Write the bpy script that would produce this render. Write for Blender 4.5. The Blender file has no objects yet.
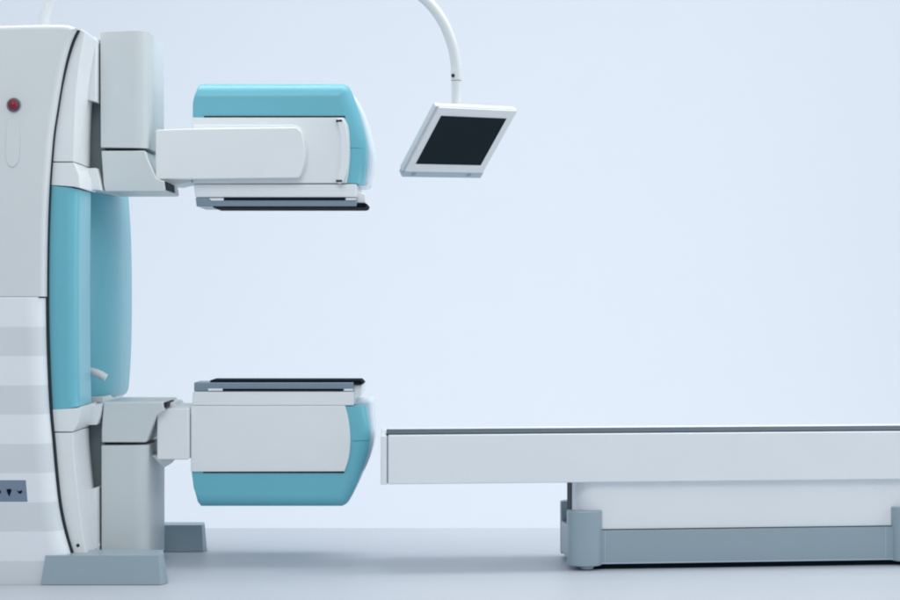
import bpy, bmesh, math
from mathutils import Vector, Matrix

scene = bpy.context.scene
COL = scene.collection

# ------------------------------------------------------------------ camera
D0, S, CZ = 7.5, 0.004, 1.14          # metres to the front of the gantry, metres per photo unit there, eye height
cam_d = bpy.data.cameras.new("camera")
cam = bpy.data.objects.new("camera", cam_d)
COL.objects.link(cam)
cam.location = (0, -D0, CZ)
cam.rotation_euler = (math.radians(90), 0, 0)
cam_d.sensor_width = 36.0
cam_d.lens = 75.0
cam_d.clip_end = 200
scene.camera = cam
scene.cycles.filter_width = 2.0

# ------------------------------------------------------------------ light
world = bpy.data.worlds.new("World")
scene.world = world
world.use_nodes = True
bg = world.node_tree.nodes["Background"]
bg.inputs["Color"].default_value = (0.90, 0.96, 1.0, 1)
bg.inputs["Strength"].default_value = 0.655
scene.view_settings.view_transform = 'Standard'
scene.view_settings.look = 'None'
scene.view_settings.exposure = 0.0
scene.view_settings.gamma = 1.0

def area_light(name, loc, target, sx, sy, power, col):
    d = bpy.data.lights.new(name, 'AREA')
    d.shape = 'RECTANGLE'; d.size = sx; d.size_y = sy
    d.energy = power; d.color = col
    o = bpy.data.objects.new(name, d); COL.objects.link(o)
    o.location = loc
    o.rotation_euler = (Vector(target) - Vector(loc)).to_track_quat('-Z', 'Y').to_euler()
    return o

area_light("overhead_softbox", (0.3, 0.75, 4.6), (0.3, 0.75, 0), 5.5, 1.1, 140, (1.0, 0.99, 0.98))
area_light("right_softbox", (5.5, 0.2, 2.4), (-1.2, 0.6, 1.1), 2.5, 3.0, 66, (0.96, 0.98, 1.0))
area_light("front_fill", (-1.0, -6.0, 5.6), (-0.3, 0.5, 0.9), 4.0, 2.5, 140, (0.98, 0.99, 1.0))  # unseen fill lamp added to brighten the front faces
area_light("backdrop_light", (0.8, 2.6, 5.6), (0, 7.0, 0.8), 12.0, 1.0, 86, (0.95, 0.98, 1.0))

area_light("low_backdrop_fill", (0, 3.0, -2.6), (0, 6.6, -0.4), 12.0, 0.8, 78, (0.95, 0.98, 1.0))  # unseen lamp added below floor level to brighten the lower backdrop

# ------------------------------------------------------------------ materials
def mat(name, col, rough=0.4, var=0.03, bump=0.02, bscale=900, coat=0.0, metal=0.0, spec=0.5, stripes=None):
    m = bpy.data.materials.new(name); m.use_nodes = True
    nt = m.node_tree; N = nt.nodes; L = nt.links
    b = N["Principled BSDF"]
    b.inputs["Roughness"].default_value = rough
    b.inputs["Metallic"].default_value = metal
    b.inputs["Specular IOR Level"].default_value = spec
    b.inputs["Coat Weight"].default_value = coat
    b.inputs["Coat Roughness"].default_value = 0.12
    tc = N.new("ShaderNodeTexCoord")
    n = N.new("ShaderNodeTexNoise"); n.inputs["Scale"].default_value = 3.5; n.inputs["Detail"].default_value = 5
    L.new(tc.outputs["Object"], n.inputs["Vector"])
    mix = N.new("ShaderNodeMix"); mix.data_type = 'RGBA'
    mix.inputs["A"].default_value = (*[c*(1-var) for c in col], 1)
    mix.inputs["B"].default_value = (*[min(1, c*(1+var)) for c in col], 1)
    L.new(n.outputs["Fac"], mix.inputs["Factor"])
    out = mix.outputs["Result"]
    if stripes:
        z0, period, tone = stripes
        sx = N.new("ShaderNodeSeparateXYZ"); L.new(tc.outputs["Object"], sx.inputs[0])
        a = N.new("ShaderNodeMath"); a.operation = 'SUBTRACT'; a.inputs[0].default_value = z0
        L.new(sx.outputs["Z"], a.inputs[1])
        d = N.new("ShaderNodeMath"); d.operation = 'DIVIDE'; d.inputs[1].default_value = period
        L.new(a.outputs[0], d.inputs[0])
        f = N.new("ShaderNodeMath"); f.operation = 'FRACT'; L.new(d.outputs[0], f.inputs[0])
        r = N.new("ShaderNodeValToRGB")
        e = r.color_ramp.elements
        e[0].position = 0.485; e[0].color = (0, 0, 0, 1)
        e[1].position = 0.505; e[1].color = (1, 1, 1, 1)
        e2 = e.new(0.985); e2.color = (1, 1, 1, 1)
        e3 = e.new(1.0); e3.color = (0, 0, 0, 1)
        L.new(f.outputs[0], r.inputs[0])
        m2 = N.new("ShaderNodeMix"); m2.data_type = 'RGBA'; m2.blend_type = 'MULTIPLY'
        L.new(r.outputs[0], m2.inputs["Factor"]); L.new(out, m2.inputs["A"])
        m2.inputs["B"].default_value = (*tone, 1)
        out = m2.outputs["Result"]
    L.new(out, b.inputs["Base Color"])
    n2 = N.new("ShaderNodeTexNoise"); n2.inputs["Scale"].default_value = 7; n2.inputs["Detail"].default_value = 4
    L.new(tc.outputs["Object"], n2.inputs["Vector"])
    mr = N.new("ShaderNodeMapRange"); mr.inputs["To Min"].default_value = max(0.03, rough-0.06); mr.inputs["To Max"].default_value = rough+0.06
    L.new(n2.outputs["Fac"], mr.inputs["Value"]); L.new(mr.outputs[0], b.inputs["Roughness"])
    if bump:
        n3 = N.new("ShaderNodeTexNoise"); n3.inputs["Scale"].default_value = bscale; n3.inputs["Detail"].default_value = 2
        L.new(tc.outputs["Object"], n3.inputs["Vector"])
        bp = N.new("ShaderNodeBump"); bp.inputs["Strength"].default_value = bump; bp.inputs["Distance"].default_value = 0.002
        L.new(n3.outputs["Fac"], bp.inputs["Height"]); L.new(bp.outputs[0], b.inputs["Normal"])
    return m

M = dict(
    white=mat("white_enamel", (0.77, 0.805, 0.825), 0.42),
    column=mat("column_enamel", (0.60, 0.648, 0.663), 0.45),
    cream=mat("cream_enamel", (0.67, 0.71, 0.73), 0.45),
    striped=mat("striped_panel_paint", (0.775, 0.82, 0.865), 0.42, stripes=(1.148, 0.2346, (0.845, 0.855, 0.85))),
    table=mat("table_enamel", (0.775, 0.815, 0.85), 0.40),
    bright=mat("bright_plastic", (0.78, 0.81, 0.835), 0.30),
    teal=mat("teal_lacquer", (0.148, 0.47, 0.578), 0.36, bump=0, coat=0.1, spec=0.35),
    teal_dark=mat("dark_teal_seal", (0.03, 0.16, 0.21), 0.5, bump=0),
    lit_pale=mat("lit_end_plastic", (0.70, 0.80, 0.88), 0.25),  # light on the heads' right ends, put into the colour
    grey=mat("blue_grey_enamel", (0.29, 0.378, 0.432), 0.34, var=0.05),
    plate=mat("grey_metal", (0.21, 0.28, 0.35), 0.32, metal=0.3),
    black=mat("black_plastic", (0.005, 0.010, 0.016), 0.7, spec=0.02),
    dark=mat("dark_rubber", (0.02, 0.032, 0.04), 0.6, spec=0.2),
    dark_gap_fill=mat("dark_gap_grey", (0.17, 0.205, 0.22), 0.6, spec=0.2),  # dark tone for the shaded ring gap and the table seam
    shell=mat("shell_plastic", (0.56, 0.61, 0.65), 0.4),
    chin=mat("blue_grey_plastic", (0.42, 0.52, 0.61), 0.4),
    mat_=mat("mattress_vinyl", (0.045, 0.070, 0.092), 0.6, spec=0.25, bump=0.08, bscale=400),
    screen=mat("screen_glass", (0.005, 0.014, 0.020), 0.2, var=0.0, bump=0, spec=0.07),
    red=mat("red_plastic", (0.20, 0.008, 0.022), 0.3),
    panel=mat("slate_panel", (0.17, 0.23, 0.32), 0.45),
    floor=mat("floor_vinyl", (0.485, 0.522, 0.582), 0.45, spec=0.5, var=0.02, bump=0.03, bscale=300),
    wall=mat("backdrop_paper", (0.745, 0.797, 0.875), 0.9, var=0.006, bump=0.0, spec=0.1),
)

# ------------------------------------------------------------------ helpers
def W(px, py, y):
    k = S*(D0+y)/D0
    return Vector(((px-450)*k, y, CZ+(300-py)*k))

def finish(name, bm, material, parent=None, loc=None, angle=38):
    bmesh.ops.recalc_face_normals(bm, faces=bm.faces[:])
    for f in bm.faces: f.smooth = True
    for e in bm.edges:
        if len(e.link_faces) == 2 and e.calc_face_angle(0) > math.radians(angle): e.smooth = False
    me = bpy.data.meshes.new(name)
    bm.to_mesh(me); bm.free()
    me.materials.append(material)
    o = bpy.data.objects.new(name, me); COL.objects.link(o)
    if parent is not None: o.parent = parent
    if loc is not None: o.location = loc
    w = o.modifiers.new("weighted_normal", 'WEIGHTED_NORMAL'); w.keep_sharp = True
    return o

def empty(name, loc, label, cat, rz=0):
    o = bpy.data.objects.new(name, None); COL.objects.link(o)
    o.location = loc; o.rotation_euler = (0, 0, rz); o.empty_display_size = 0.1
    o["label"] = label; o["category"] = cat
    return o

def bevel(bm, off, seg=3, amin=25):
    if off <= 0: return
    es = [e for e in bm.edges if len(e.link_faces) == 2 and e.calc_face_angle(0) > math.radians(amin)]
    bmesh.ops.bevel(bm, geom=es, offset=off, segments=seg, profile=0.5, affect='EDGES', clamp_overlap=True)

def extrude(pts, vec, bm=None):
    """closed prism from a loop of points swept along vec"""
    t = bmesh.new()
    a = [t.verts.new(p) for p in pts]
    b = [t.verts.new(Vector(p)+vec) for p in pts]
    n = len(a)
    t.faces.new(a); t.faces.new(b[::-1])
    for i in range(n):
        j = (i+1) % n
        t.faces.new((a[j], a[i], b[i], b[j]))
    bmesh.ops.recalc_face_normals(t, faces=t.faces[:])
    return t

def prism(pts, y0, y1, bev=0.004, seg=3, org=Vector((0, 0, 0)), amin=25):
    """side profile (photo units measured at depth y0) swept back to y1"""
    t = extrude([W(x, y, y0)-org for x, y in pts], Vector((0, y1-y0, 0)))
    bevel(t, bev, seg, amin)
    return t

def resample(P, step):
    out = []
    for a, b in zip(P, P[1:]+P[:1]):
        n = max(1, int(math.hypot(b[0]-a[0], b[1]-a[1])/step))
        out += [(a[0]+(b[0]-a[0])*i/n, a[1]+(b[1]-a[1])*i/n) for i in range(n)]
    return out

def soft_prism(pts, y0, y1, r, depth=None, n=7, org=Vector((0, 0, 0)), keep=None, horiz=None, fix=None):
    """side profile swept back, with a wide rounded front rim: r inset in the profile plane, depth along y;
    keep(px, py) gives a 0..1 weight per outline point (0 leaves that edge square), horiz forces a level inset"""
    depth = depth or r
    ref = y0+depth
    P = [W(x, y, ref) for x, y in pts]
    m = len(P)
    area = sum(P[i].x*P[(i+1) % m].z-P[(i+1) % m].x*P[i].z for i in range(m))
    sg = 1 if area > 0 else -1
    nor = []
    for i in range(m):
        d1 = (P[i]-P[i-1]); d2 = (P[(i+1) % m]-P[i])
        n1 = Vector((-d1.z, 0, d1.x)).normalized()*sg; n2 = Vector((-d2.z, 0, d2.x)).normalized()*sg
        b = (n1+n2).normalized(); c = max(0.35, b.dot(n1))
        b = b/c
        if horiz is not None and horiz(*pts[i]): b = Vector((-1, 0, 0))
        v = fix(*pts[i]) if fix is not None else None          # explicit inset, photo units
        if v is not None:
            kk = S*(D0+ref)/D0/r
            nor.append(Vector((v[0]*kk, 0, -v[1]*kk))); continue
        nor.append(b*(1.0 if keep is None else keep(*pts[i])))
    def inner(amount):
        Q = [p+q*amount for p, q in zip(P, nor)]
        for _ in range(60):                       # collapse the folds an inset makes at tight corners
            bad = False
            for i in range(m):
                j = (i+1) % m
                if (Q[j]-Q[i]).dot(P[j]-P[i]) < 0:
                    mid = (Q[i]+Q[j])/2; Q[i] = mid.copy(); Q[j] = mid.copy(); bad = True
            if not bad: break
        return Q
    core = inner(r); back = inner(0.02)
    t = bmesh.new(); rings = []
    for k in range(n+1):
        a = math.pi/2*k/n
        f, dy = 1-math.sin(a), depth*(1-math.cos(a))
        rings.append([t.verts.new(Vector((p.x, y0+dy, p.z)).lerp(Vector((c.x, y0+dy, c.z)), f)-org) for p, c in zip(P, core)])
    for k in range(0, 4):
        a = math.pi/2*k/3
        rings.append([t.verts.new(Vector((p.x, y1-0.02+0.02*math.sin(a), p.z)).lerp(Vector((c.x, y1-0.02+0.02*math.sin(a), c.z)), 1-math.cos(a))-org) for p, c in zip(P, back)])
    t.faces.new(rings[0]); t.faces.new(rings[-1][::-1])
    for A, B in zip(rings, rings[1:]):
        for i in range(m):
            j = (i+1) % m
            t.faces.new((A[i], A[j], B[j], B[i]))
    bmesh.ops.remove_doubles(t, verts=t.verts[:], dist=1e-5)
    bmesh.ops.dissolve_degenerate(t, edges=t.edges[:], dist=1e-6)
    return t

def join(dst, src):
    me = bpy.data.meshes.new("tmp"); src.to_mesh(me); src.free()
    dst.from_mesh(me); bpy.data.meshes.remove(me)
    return dst

def box(x0, x1, y0, y1, z0, z1, bev=0.004, seg=3):
    t = extrude([(x0, y0, z0), (x1, y0, z0), (x1, y0, z1), (x0, y0, z1)], Vector((0, y1-y0, 0)))
    bevel(t, bev, seg)
    return t

def rect(x0, y0, x1, y1): return [(x0, y0), (x1, y0), (x1, y1), (x0, y1)]

def catmull(P, n=8):
    P = [Vector(p) for p in P]
    Q = [P[0]*2-P[1]] + P + [P[-1]*2-P[-2]]
    out = []
    for i in range(1, len(Q)-2):
        for k in range(n):
            t = k/n
            out.append(0.5*((2*Q[i]) + (Q[i+1]-Q[i-1])*t + (2*Q[i-1]-5*Q[i]+4*Q[i+1]-Q[i+2])*t*t + (3*Q[i]-Q[i-1]-3*Q[i+1]+Q[i+2])*t**3))
    out.append(P[-1])
    return out

def curve2(P, n=6): return [(v.x, v.y) for v in catmull([(x, y, 0) for x, y in P], n)]

def tube(path, r, sides=20, flat=1.0):
    t = bmesh.new(); rings = []
    up = Vector((0, 1, 0))
    for i, p in enumerate(path):
        d = (path[min(i+1, len(path)-1)]-path[max(i-1, 0)]).normalized()
        s = d.cross(up).normalized(); u = s.cross(d)
        rings.append([t.verts.new(p+r*(math.cos(a)*s+flat*math.sin(a)*u)) for a in [2*math.pi*k/sides for k in range(sides)]])
    for A, B in zip(rings, rings[1:]):
        for k in range(sides):
            t.faces.new((A[k], A[(k+1) % sides], B[(k+1) % sides], B[k]))
    t.faces.new(rings[0]); t.faces.new(rings[-1])
    return t

def lathe(profile, centre, axis='Z', seg=32):
    """profile: (radius, height) pairs"""
    t = bmesh.new(); rings = []
    for r, h in profile:
        ring = []
        for k in range(seg):
            a = 2*math.pi*k/seg
            v = Vector((r*math.cos(a), r*math.sin(a), h))
            if axis == 'Y': v = Vector((v.x, -v.z, v.y))      # height runs towards the viewer
            ring.append(t.verts.new(v+Vector(centre)))
        rings.append(ring)
    for A, B in zip(rings, rings[1:]):
        for k in range(seg):
            t.faces.new((A[k], A[(k+1) % seg], B[(k+1) % seg], B[k]))
    t.faces.new(rings[0]); t.faces.new(rings[-1])
    return t

# ------------------------------------------------------------------ setting
# low studio floor with a lit paper backdrop well behind it
fb = box(-9, 9, -9, 1.88, -0.12, 0, 0.012)
fl = finish("floor", fb, M["floor"]); fl["kind"] = "structure"
wb = box(-14, 14, 6.6, 6.7, -5, 9, 0)
wl = finish("backdrop", wb, M["wall"]); wl["kind"] = "structure"

# ------------------------------------------------------------------ gantry
G = empty("scanner_gantry", (-1.9, 0.6, 0),
          "white and teal medical scanner gantry with two facing detector heads, standing on grey feet", "medical scanner")
GO = Vector(G.location)
def gp(name, pts, y0, y1, m, bev=0.004, seg=3, parent=None, amin=25):
    return finish(name, prism(pts, y0, y1, bev, seg, GO, amin), M[m], parent or G)

seam = [(76, 28), (70, 41), (64, 62), (59.5, 85), (55.5, 110), (52, 133), (50, 155), (48, 182), (46.3, 220), (45.5, 260), (45.3, 300),
        (45.8, 335), (47, 372), (49, 410), (52, 442), (55, 476), (58.5, 506), (64, 532), (71, 556)]
sc = curve2(seam, 3)
def seam_x(y):
    for a, b in zip(sc, sc[1:]):
        if a[1] <= y <= b[1]: return a[0]+(b[0]-a[0])*(y-a[1])/(b[1]-a[1])
    return sc[0][0] if y < sc[0][1] else sc[-1][0]
def seam_run(ya, yb, dx=0.0, step=6):
    n = max(2, int((yb-ya)/step))
    return [(seam_x(ya+(yb-ya)*i/n)+dx, ya+(yb-ya)*i/n) for i in range(n+1)]
def sd(y): return 3.0+1.6*max(0, min(1, (90-y)/60))
def seam_gap(ya, yb): return [(x+sd(y)+0.1, y) for x, y in seam_run(ya, yb)]
def sp(name, pts, y0, y1, r, m, depth=None, parent=None, keep=None, n=7, horiz=None, fix=None):
    return finish(name, soft_prism(pts, y0, y1, r, depth, n, GO, keep, horiz, fix), M[m], parent or G, angle=50)
top = curve2([(-200, 40), (-120, 31), (-40, 27.2), (0, 26), (40, 25), (66, 25.2), (76, 28)], 4)[:-1]
sp("housing", top + seam_run(28, 296.6) + [(-200, 296.6)], 0.03, 1.15, 0.022, "cream", keep=lambda x, y: 1.0 if x > 30 or y < 100 else 0.0, horiz=lambda x, y: y > 270)
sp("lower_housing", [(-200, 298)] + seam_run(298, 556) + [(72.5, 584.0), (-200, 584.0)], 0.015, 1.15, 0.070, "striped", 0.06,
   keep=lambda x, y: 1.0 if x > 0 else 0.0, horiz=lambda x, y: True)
# dark gasket behind the seam
gp("gasket", seam_run(30, 560, -7) + [(x+sd(y), y) for x, y in seam_run(30, 560)[::-1]], 0.085, 0.60, "dark", 0)

# rotating ring: white upper and lower covers
edge_u = curve2([(85.5, 31.5), (82.5, 46), (79, 68), (76.5, 92), (75.2, 115), (74.4, 140), (74, 161.5)], 4)
gp("ring_cover", seam_gap(29.5, 161.5) + edge_u[::-1] + [(82, 29.3)], 0.10, 0.44, "white", 0.004, 3)
gp("ring_cover", seam_gap(162.4, 185) + [(74, 186.6), (80, 188), (79, 175), (74, 162.4)], 0.10, 0.44, "white", 0.003, 3)
gp("ring_cover", seam_gap(409.8, 431.8) + [(73, 431.8), (78.5, 423), (81, 406.5), (76, 408.5)], 0.10, 0.44, "white", 0.003, 3)
edge_l = curve2([(73, 432.8), (74, 455), (76.5, 480), (79.5, 508), (82.5, 532), (86.5, 556)], 4)
gp("ring_cover", seam_gap(432.8, 556) + edge_l[::-1], 0.10, 0.44, "white", 0.004, 3)
gp("ring_core", seam_run(40, 184, 8) + [(84, 184), (84, 40)], 0.445, 1.05, "white", 0.004)
gp("ring_core", seam_run(412, 552, 8) + [(84, 552), (84, 412)], 0.445, 1.05, "white", 0.004)

# teal bore liner: near pillar and the far, bulging one
sp("bore_cover", seam_gap(185.6, 410) + [(74.5, 409), (80.6, 406)] + curve2([(80.2, 396), (79.6, 350), (79.3, 300), (79.5, 240), (80, 198), (80, 189.6)], 4) + [(74.5, 187.6)],
   0.105, 0.40, 0.050, "teal", 0.045, keep=lambda x, y: 1.0 if x > 78 else 0.0, horiz=lambda x, y: True)
bulge = curve2([(119, 194.5), (122, 235), (123, 295), (122.2, 350), (120, 386), (118, 396.5)], 6)
def bulged_cover(curve, xl, y0, y1, r, depth, n=14):
    t = bmesh.new(); rings = []
    for x, y in curve:
        p = W(x, y, y0+depth)
        left = W(xl, y, y0).x
        R_ = [(left, y0)]
        for k in range(n+1):
            a = math.pi/2*k/n
            R_.append((p.x-r+r*math.sin(a), y0+depth*(1-math.cos(a))))
        R_ += [(p.x, y1-0.06), (p.x-0.02, y1), (left, y1)]
        rings.append([t.verts.new(Vector((u, v, p.z))-GO) for u, v in R_])
    m = len(rings[0])
    t.faces.new(rings[0]); t.faces.new(rings[-1][::-1])
    for A, B in zip(rings, rings[1:]):
        for i in range(m):
            j = (i+1) % m
            t.faces.new((A[i], A[j], B[j], B[i]))
    return t
bulge = curve2([(120.5, 194.5), (123, 235), (124, 295), (123.2, 350), (121, 386), (119, 394), (117, 396.5)], 6)
finish("bore_cover", bulged_cover(bulge, 50, 0.52, 1.15, 0.20, 0.36), M["teal"], G, angle=50)
gp("liner_rim", [(62, 397.2), (103, 397.2), (103, 402.5), (62, 402.5)], 0.56, 1.08, "white", 0.003)
gp("liner_rim", [(62, 190.5), (112, 190.5), (112, 193.8), (62, 193.8)], 0.78, 1.08, "white", 0.003)
hp = [W(x, y, 0.50)-GO for x, y in curve2([(70, 367), (80, 369), (90, 371), (99, 374), (106, 378)], 4)]
hb = tube(hp, 0.017, 14, 0.7)
finish("handle", hb, M["bright"], G)

# stepped ledges on the ring's inner face
gp("ledge", [(88, 37), (96, 37), (95.8, 101.5), (84, 98.5), (84, 60)], 0.34, 0.80, "white", 0.003)
gp("ledge", [(85, 491.5), (96.5, 488), (97, 556), (90, 556), (86, 520)], 0.34, 0.80, "white", 0.003)
gp("ring_flange", [(82, 168), (96.5, 168), (99, 178), (101.3, 190.5), (82, 188.5)], 0.36, 0.80, "white", 0.003)
gp("ring_flange", [(82, 425), (96.5, 425), (99.5, 416), (101.3, 404), (82, 406.5)], 0.36, 0.80, "white", 0.003)
# dark filler plates standing in for the deep shade between the ring and the columns
gp("dark_gap_fill", [(88, 42), (104, 42), (106, 190), (90, 190)], 0.46, 0.85, "dark_gap_fill", 0.002)
gp("dark_gap_fill", [(90, 405), (106, 405), (104, 556), (88, 556)], 0.46, 0.85, "dark_gap_fill", 0.002)

# columns that carry the heads
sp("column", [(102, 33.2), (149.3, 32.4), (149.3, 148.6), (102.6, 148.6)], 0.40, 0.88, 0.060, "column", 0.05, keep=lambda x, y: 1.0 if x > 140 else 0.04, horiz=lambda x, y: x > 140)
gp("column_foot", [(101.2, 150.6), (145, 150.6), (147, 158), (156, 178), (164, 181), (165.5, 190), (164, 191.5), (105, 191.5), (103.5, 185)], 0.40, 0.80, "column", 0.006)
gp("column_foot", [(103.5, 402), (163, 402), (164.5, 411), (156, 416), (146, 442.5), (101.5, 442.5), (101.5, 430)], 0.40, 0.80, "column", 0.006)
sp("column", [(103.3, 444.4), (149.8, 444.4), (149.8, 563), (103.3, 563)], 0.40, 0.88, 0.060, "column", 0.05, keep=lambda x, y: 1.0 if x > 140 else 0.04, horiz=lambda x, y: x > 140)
gp("latch", [(164.8, 181), (167.6, 182.5), (168.4, 190.5), (166, 190)], 0.41, 0.60, "dark", 0.002)
gp("latch", [(164, 402.5), (167.5, 402), (166.5, 408), (164, 408)], 0.41, 0.60, "dark", 0.002)
gp("bracket", [(150, 176), (193, 176), (191, 181.5), (176, 185), (168.5, 184)], 0.52, 0.74, "white", 0.004)
gp("bracket", [(160, 402.4), (174, 402.4), (176, 406), (191, 406), (191, 414), (160, 414)], 0.50, 0.74, "white", 0.004)
gp("bracket", [(150, 455), (176, 455), (168, 463.5), (164, 468), (160, 464)], 0.52, 0.74, "white", 0.004)

# --- detector heads
HY0, HY1 = 0.50, 0.98
# upper
cov = curve2([(343, 84), (349, 87), (354, 97), (361, 118), (366, 140), (366.5, 160), (364, 184)], 4)
hu = sp("detector_head", [(194.6, 117), (194.8, 104), (196, 95), (198.5, 87), (201, 84)] + cov + [(194.6, 184)], HY0, HY1, 0.066, "teal", 0.06, fix=lambda x, y: (0, max(0, 99.4-y)) if x < 202 else ((-15.4, 0) if y > 183 else None))
pan = curve2([(344, 117.5), (348.5, 128), (350, 150), (349, 168), (346.5, 183)], 4)
gp("side_panel", [(192, 117.5)] + pan + [(193, 183.5)], HY0-0.012, HY0+0.30, "white", 0.003, parent=hu)
gp("trim", [(204, 115.8), (345, 115.8), (345, 118.5), (204, 118.5)], HY0-0.004, HY0+0.05, "dark", 0.001, parent=hu)
gp("end_cap", curve2([(352, 92), (362, 108), (369, 130), (373, 150), (372.5, 165), (368.5, 186)], 4) + [(340, 186), (340, 92)], HY0+0.14, HY1-0.03, "lit_pale", 0.02, 4, parent=hu, amin=35)  # pale colour stands in for light falling on the head's end face
gp("collimator_frame", [(193.5, 184), (356.5, 184), (356.5, 197.2), (195.5, 197.2)], HY0-0.004, HY1, "white", 0.004, parent=hu)
gp("collimator", [(195.5, 197.6), (356.5, 197.6), (356.5, 206.4), (196.5, 206.4)], HY0-0.002, HY0+0.30, "plate", 0.004, parent=hu)
gp("slot", [(224, 197.9), (345, 197.9), (345, 200.2), (224, 200.2)], HY0-0.006, HY0+0.02, "black", 0.0006, parent=hu)
gp("latch", [(209, 198), (223.5, 198), (223.5, 200.6), (211, 200.6)], HY0-0.007, HY0+0.02, "bright", 0.001, parent=hu)
gp("latch", [(346, 198), (356, 198), (356, 200), (346, 200)], HY0-0.007, HY0+0.02, "bright", 0.001, parent=hu)
gp("end_block", [(356.2, 190), (365, 194), (365.5, 203), (356.2, 203)], HY0+0.03, HY1-0.05, "bright", 0.004, parent=hu)
gp("collimator_face", [(213, 206.6), (358, 206.6), (358, 203.6), (367, 203.6), (366, 206.5), (363.5, 207.6), (213, 207.6)], HY0+0.004, HY0+0.29, "black", 0.001, parent=hu)
# grip handle on the head's side
gph = [W(x, y, HY0-0.03)-GO for x, y in curve2([(339.5, 120), (343.5, 132), (345, 150), (343.5, 168), (339.5, 181)], 5)]
gr = gp("grip_handle", curve2([(336.5, 119), (343, 119), (347.5, 133), (348.6, 150), (347.5, 168), (342.5, 182), (336.5, 182), (339.8, 168), (340.8, 150), (339.8, 133), (336.5, 119)], 3)[:-1], HY0-0.042, HY0-0.010, "bright", 0.006, parent=hu)
for yy in (119.5, 179.8):
    gp("clip", rect(336, yy, 342, yy+2.0), HY0-0.046, HY0-0.011, "dark", 0.001, parent=hu)
# arm
arm_end = curve2([(297, 127), (302, 133), (304.8, 148), (304.8, 160), (302, 171), (298.5, 178)], 4)
gp("detector_arm", [(155.5, 129.5)] + [(200, 128.2)] + arm_end + [(200, 179.2), (155.5, 179.2)], HY0-0.060, HY0-0.008, "white", 0.006)
gp("arm_pad", curve2([(292, 124.5), (301, 128), (306.5, 143), (307.3, 155), (305.5, 168), (300, 177)], 4) + [(193, 179.5), (193, 124.5)], HY0-0.022, HY0-0.009, "white", 0.004)

# lower
covl = curve2([(366, 405.6), (370.0, 430), (367.5, 455), (358.5, 482), (349, 501), (342.5, 506)], 4)
hl = sp("detector_head", [(193.5, 405.6)] + covl + [(201.5, 506), (198.5, 502), (195.3, 487), (193.4, 472)], HY0, HY1, 0.055, "teal", 0.05, fix=lambda x, y: (0, -max(0, y-493.1)) if x < 202 else ((-12.9, 0) if y < 407 else None))
panl = curve2([(345, 405.8), (348.5, 420), (350.3, 440), (348.8, 458), (344.5, 471.5)], 4)
gp("side_panel", [(190.8, 405.8)] + panl + [(190.8, 471.8)], HY0-0.012, HY0+0.30, "white", 0.003, parent=hl)
gp("trim", [(203, 470.5), (344, 470.5), (344, 473.2), (203, 473.2)], HY0-0.004, HY0+0.05, "dark", 0.001, parent=hl)
gp("end_cap", [(340, 402), (372, 399)] + curve2([(373.5, 425), (373.5, 440), (370, 456), (363, 474)], 4) + [(340, 474)], HY0+0.14, HY1-0.03, "lit_pale", 0.02, 4, parent=hl, amin=35)  # lit end face of the lower head, lightened in the colour
gp("collimator_frame", [(193, 391.6), (353.5, 391.6), (353.5, 405.5), (192, 405.5)], HY0-0.004, HY1, "white", 0.004, parent=hl)
gp("collimator", [(194, 382.4), (353.5, 382.4), (353.5, 391.2), (194, 391.2)], HY0-0.002, HY0+0.16, "plate", 0.004, parent=hl)
gp("slot", [(223, 388.9), (343, 388.9), (343, 390.8), (223, 390.8)], HY0-0.006, HY0+0.02, "black", 0.0006, parent=hl)
gp("latch", [(208, 388.6), (222.5, 388.6), (222.5, 390.9), (208, 390.9)], HY0-0.007, HY0+0.02, "bright", 0.001, parent=hl)
gp("latch", [(344, 389), (353, 389), (353, 391), (344, 391)], HY0-0.007, HY0+0.02, "bright", 0.001, parent=hl)
gp("end_block", [(353.3, 385), (362, 385), (361, 396), (353.3, 400)], HY0+0.03, HY1-0.05, "bright", 0.004, parent=hl)
gp("collimator_face", [(210, 380.3), (360, 380.3), (363.5, 384), (354, 384), (354, 382.2), (210, 382.2)], HY0+0.006, HY0+0.22, "black", 0.001, parent=hl)
gp("detector_arm", rect(157, 408.5, 188.5, 459.8), HY0-0.060, HY0+0.20, "white", 0.006)
gp("arm_joint", rect(187.5, 411, 192, 458), HY0+0.005, HY0+0.20, "dark", 0.002)

# parting lines across the teal covers
def seam_tube(parent, xo, py, r, depth):
    p = W(xo, py, HY0+depth)
    pts = [Vector((p.x-r*1.25, HY0, p.z))-GO]
    for k in range(9):
        a = math.pi/2*k/8
        pts.append(Vector((p.x-r+r*math.sin(a), HY0+depth*(1-math.cos(a)), p.z))-GO)
    pts.append(Vector((p.x, HY0+0.20, p.z))-GO)
    finish("parting_line", tube(pts, 0.0013, 8), M["teal_dark"], parent)
seam_tube(hu, 366.3, 149, 0.066, 0.06)
seam_tube(hl, 369.6, 440, 0.055, 0.05)

# feet
def foot(plan, zt, inset):
    """splayed foot: a plan polygon on the floor and a smaller one at the top"""
    t = bmesh.new()
    P = [Vector((x, y, 0)) for x, y in plan]; m = len(P)
    A, B = [], []
    for i in range(m):
        d1 = (P[i]-P[i-1]).normalized(); d2 = (P[(i+1) % m]-P[i]).normalized()
        n1 = Vector((-d1.y, d1.x, 0)); n2 = Vector((-d2.y, d2.x, 0))
        b = (n1+n2).normalized(); b = b/max(0.4, b.dot(n1))
        A.append(t.verts.new(P[i]+Vector((0, 0, 0.002))-GO))
        B.append(t.verts.new(P[i]+b*inset+Vector((0, 0, zt))-GO))
    t.faces.new(A[::-1]); t.faces.new(B)
    for i in range(m):
        j = (i+1) % m
        t.faces.new((A[i], A[j], B[j], B[i]))
    bevel(t, 0.008, 3)
    return finish("foot", t, M["grey"], G)
def fx(px, y): return W(px, 500, y).x
ya = -0.01
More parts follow.
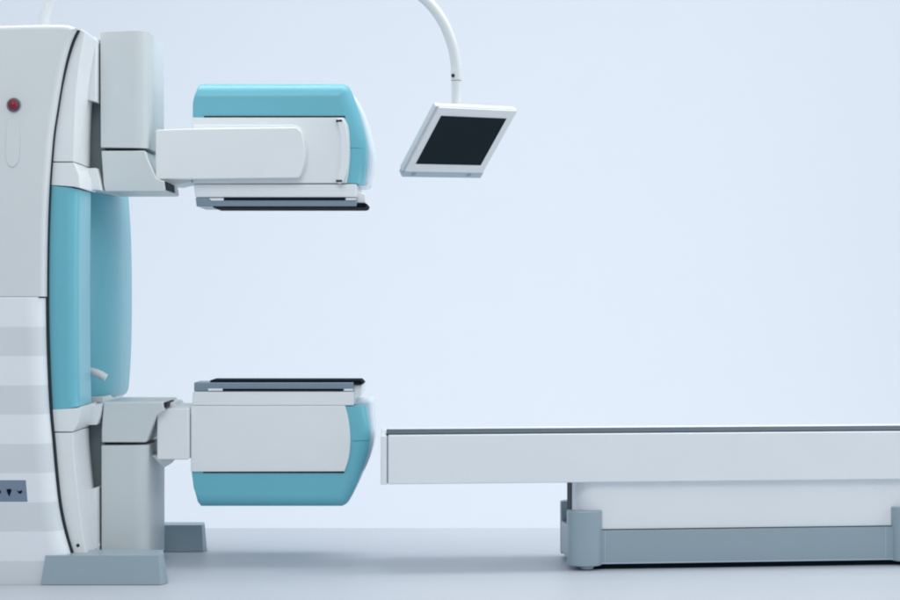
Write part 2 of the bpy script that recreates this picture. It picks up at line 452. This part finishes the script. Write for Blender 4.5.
foot([(fx(40.5, ya), ya), (fx(160.5, ya), ya), (fx(168.0, ya+0.05), ya+0.05), (fx(167.5, 0.20), 0.20), (fx(46, 0.20), 0.20)], W(0, 556.0, 0).z, 0.018)
ya = 0.975
foot([(fx(120, ya), ya), (fx(203, ya), ya), (fx(207, ya+0.04), ya+0.04), (fx(206.5, 1.11), 1.11), (fx(120, 1.11), 1.11)], W(0, 525.5, ya).z, 0.010)

# controls on the housing
bc = W(14, 105, 0.03)-GO
finish("button_ring", lathe([(0.030, 0.0), (0.030, 0.003), (0.027, 0.005), (0.0265, 0.001)], bc, 'Y'), M["grey"], G)
finish("stop_button", lathe([(0.022, 0.0), (0.023, 0.012), (0.022, 0.020), (0.018, 0.028), (0.011, 0.033), (0.003, 0.035)], bc, 'Y'), M["red"], G)
gp("grip_strip", curve2([(7, 121), (12, 118.5), (18, 121), (19.5, 140), (18.5, 160), (12, 167), (6, 160), (6, 140), (7, 121)], 4)[:-1], 0.023, 0.05, "cream", 0.003)
cp = gp("control_panel", [(-60, 480), (26, 480), (27.8, 502.2), (-60, 502.2)], 0.014, 0.05, "panel", 0.003)
gp("panel_frame", [(-60, 477.6), (28.5, 477.6), (30, 504.4), (-60, 504.4)], 0.0165, 0.05, "bright", 0.003)
gp("symbol", curve2([(6.4, 490.3), (7.2, 489.2), (10.8, 489.2), (11.4, 491), (10.4, 493.5), (9.2, 496.4), (7.8, 494), (6.4, 490.3)], 3)[:-1], 0.0125, 0.03, "black", 0, parent=cp)
gp("symbol", [(16.6, 490.4), (18.5, 491.4), (20.4, 490.8), (22.2, 490.6), (22.0, 492.6), (20.3, 494), (18.6, 493.2)], 0.0125, 0.03, "black", 0, parent=cp)
gp("symbol", [(-1.5, 490.4), (0.6, 490.4), (0.9, 493), (-0.5, 494), (-1.8, 493)], 0.0125, 0.03, "black", 0, parent=cp)
finish("screw", lathe([(0.007, 0), (0.007, 0.002), (0.004, 0.003)], W(78, 545.5, 0.10)-GO, 'Y', 14), M["dark"], G)

# ------------------------------------------------------------------ monitor on its boom
mo = W(44, 27, 0.50)
MT = empty("hanging_monitor", mo, "dark tilted screen in a white frame hanging from a curved white tube above the table", "monitor")
MO = Vector(mo)
yb_ = 0.55
path = [W(43.5, 30, 0.50), W(44.5, 18, 0.50), W(48, 4, 0.50), W(56, -12, 0.50), W(72, -25, 0.50), W(95, -31, 0.50), W(150, -33, 0.51), W(220, -33, 0.52),
        W(300, -32, 0.53), W(350, -30, 0.54), W(385, -24, yb_), W(410, -12, yb_), W(429, 3, yb_), W(443, 22, yb_), W(452, 44, yb_), W(455.6, 62, yb_), W(456.2, 70, yb_)]
finish("boom", tube([p-MO for p in catmull(path, 6)], 0.0225, 24), M["cream"], MT)
sw = W(456.3, 105, yb_)
def col_part(name, y0, y1, r, m):
    c = W(456.3, y1, yb_); h = W(456.3, y0, yb_).z-c.z
    return finish(name, lathe([(r*0.9, 0), (r, 0.004), (r, h-0.004), (r*0.9, h)], c-MO), M[m], MT)
jt = col_part("swivel_joint", 68, 80.5, 0.0245, "cream")
col_part("drop_tube", 80, 112, 0.0205, "cream")
col_part("joint_seal", 79.6, 81.0, 0.0222, "dark")
finish("screw", lathe([(0.008, 0), (0.008, 0.004), (0.005, 0.006)], W(453, 75.5, yb_-0.021)-MO, 'Y', 14), M["dark"], jt)

# screen frame: right edge and lower edge lean away from the viewer
k = S*(D0+0.55)/D0
ux = Vector((82, 66, 3)).normalized()
vx = Vector((-35, 46, -61)); vx = (vx-ux*vx.dot(ux)).normalized()      # down along the screen
nx = ux.cross(-vx).normalized()
if nx.y > 0: nx = -nx                                                  # towards the viewer
wd, ht = 105*k, 83.5*k
cen = W(460.5, 141, 0.55)
R4 = Matrix((( ux.x, -vx.x, nx.x, 0), (ux.y, -vx.y, nx.y, 0), (ux.z, -vx.z, nx.z, 0), (0, 0, 0, 1)))
def mon(name, bm, m, parent=MT):
    bm.transform(Matrix.Translation(cen-MO) @ R4)
    return finish(name, bm, M[m], parent)
# local frame: x right, y up along the screen, z out of the screen
def slab(w0, h0, z0, w1, h1, z1, dx=0, dy=0, bev=0.005):
    t = bmesh.new()
    A = [t.verts.new((sx*w0/2+dx, sy*h0/2+dy, z0)) for sx, sy in ((-1, -1), (1, -1), (1, 1), (-1, 1))]
    B = [t.verts.new((sx*w1/2+dx, sy*h1/2+dy, z1)) for sx, sy in ((-1, -1), (1, -1), (1, 1), (-1, 1))]
    t.faces.new(A[::-1]); t.faces.new(B)
    for i in range(4):
        j = (i+1) % 4
        t.faces.new((A[i], A[j], B[j], B[i]))
    bevel(t, bev, 3)
    return t
bz = mon("bezel", slab(wd*0.96, ht*0.98, -0.008, wd*0.955, ht*0.975, 0.0, dx=0.006, bev=0.003), "bright")
mon("back_shell", slab(wd*0.975, ht*0.97, -0.032, wd, ht*0.99, -0.006, bev=0.005), "shell")
mon("screen", slab(wd*0.80, ht*0.735, -0.01, wd*0.80, ht*0.735, 0.0015, dx=0.004, dy=0.0005, bev=0.0004), "screen")
ch = mon("chin", slab(wd*0.98, 0.016, -0.034, wd*0.97, 0.034, -0.004, dx=0.010, dy=-ht/2-0.012, bev=0.005), "chin")
for sx in (-1, 1):
    mon("knob", slab(0.02, 0.012, -0.03, 0.018, 0.010, 0.0005, dx=sx*wd*0.34, dy=-ht/2-0.012, bev=0.002), "grey", ch)
mon("bracket", slab(0.09, 0.10, -0.085, 0.12, 0.14, -0.040, dy=0.08, bev=0.006), "table")

# ------------------------------------------------------------------ patient table
TX, TY, YAW = -0.258, 0.31, math.radians(6.0)
T = empty("patient_table", (TX, TY, 0), "long white patient table with dark mattress on a pedestal with grey corner posts", "patient table", YAW)
def tp(name, bm, m, parent=T): return finish(name, bm, M[m], parent)
ZT, ZB = 0.577, 0.371
TW = 0.46
PX0, PX1 = 0.835, 2.33
# pedestal with rounded vertical corners
def plan_prism(pts, z0, z1, bev=0.004, seg=3, amin=40):
    t = extrude([(x, y, z0) for x, y in pts], Vector((0, 0, z1-z0)))
    bevel(t, bev, seg, amin)
    return t
def rrect(x0, x1, y0, y1, r, n=6):
    out = []
    for cx, cy, a0 in ((x1-r, y1-r, 0), (x0+r, y1-r, 90), (x0+r, y0+r, 180), (x1-r, y0+r, 270)):
        for i in range(n+1):
            a = math.radians(a0+90*i/n)
            out.append((cx+r*math.cos(a), cy+r*math.sin(a)))
    return out
SL = 0.078                                                              # the head end is cut slightly askew
def top_slab(x0, x1, y0, y1, z0, z1, bev):
    return plan_prism([(x0+SL*y0, y0), (x1+SL*y0, y0), (x1+SL*y1, y1), (x0+SL*y1, y1)], z0, z1, bev)
tp("tabletop", top_slab(0.0, 2.75, 0, TW, ZB, ZT, 0.005), "table")
tp("seam_seal", top_slab(-0.006, 0.001, 0.006, TW-0.006, ZB+0.004, ZT-0.006, 0.001), "dark_gap_fill")
tp("end_cap", top_slab(-0.031, -0.004, 0.003, TW-0.004, ZB-0.001, ZT-0.002, 0.005), "table")
tp("mattress", top_slab(-0.008, 2.73, 0.012, 0.27, ZT-0.002, ZT+0.006, 0.003), "mat_")
tp("pedestal", plan_prism(rrect(PX0-0.028, PX1, 0.035, TW-0.10, 0.075, 9), 0.150, ZB+0.002, 0.003), "table")
tp("end_shade_plate", box(PX0-0.031, PX0-0.025, 0.185, TW-0.165, 0.17, ZB-0.004, 0.004), "dark")  # dark plate standing in for shade on the pedestal's left end
tp("skirt", plan_prism(rrect(PX0-0.04, PX1-0.01, 0.022, TW-0.02, 0.03), 0.027, 0.1655, 0.003), "grey")
tp("skirt_lip", plan_prism(rrect(PX0-0.038, PX1-0.012, 0.018, TW-0.016, 0.03), 0.023, 0.029, 0.002), "chin")
tp("shadow_strip", plan_prism(rrect(PX0-0.02, PX1-0.01, 0.031, TW-0.04, 0.03), 0.164, 0.1690, 0.0005), "dark")  # dark strip imitating the shadow line between pedestal and skirt
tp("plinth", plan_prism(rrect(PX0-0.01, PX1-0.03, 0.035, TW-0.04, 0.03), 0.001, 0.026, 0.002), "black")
def post(xc, yc, face):
    """upright corner bumper: round towards the room, flat towards the pedestal"""
    r, n = 0.074, 16
    pts = []
    for i in range(n+1):
        a = math.pi+math.pi*i/n
        pts.append((xc+r*math.cos(a), yc+face*0.012+face*0.92*r*math.sin(a)))
    pts += [(xc+r, yc+face*0.035), (xc-r, yc+face*0.035)]
    if face < 0: pts = pts[::-1]
    p = tp("corner_post", plan_prism(pts, 0.018, 0.250, 0.005, 3, 50), "grey")
    c = lathe([(0.020, 0.0015), (0.028, 0.006), (0.030, 0.020)], (xc+0.005, yc-face*0.012, 0), 'Z', 20)
    tp("levelling_foot", c, "grey", p)
    return p
for xc in (0.838, 2.245):
    post(xc, 0.035, 1)
    post(xc+0.030, TW-0.035, -1)
tp("skirt_joint", box(0.9185, 0.9215, 0.0205, 0.026, 0.035, 0.163, 0.0005), "chin")
tp("skirt_joint", box(2.142, 2.1455, 0.0205, 0.026, 0.035, 0.163, 0.0005), "chin")
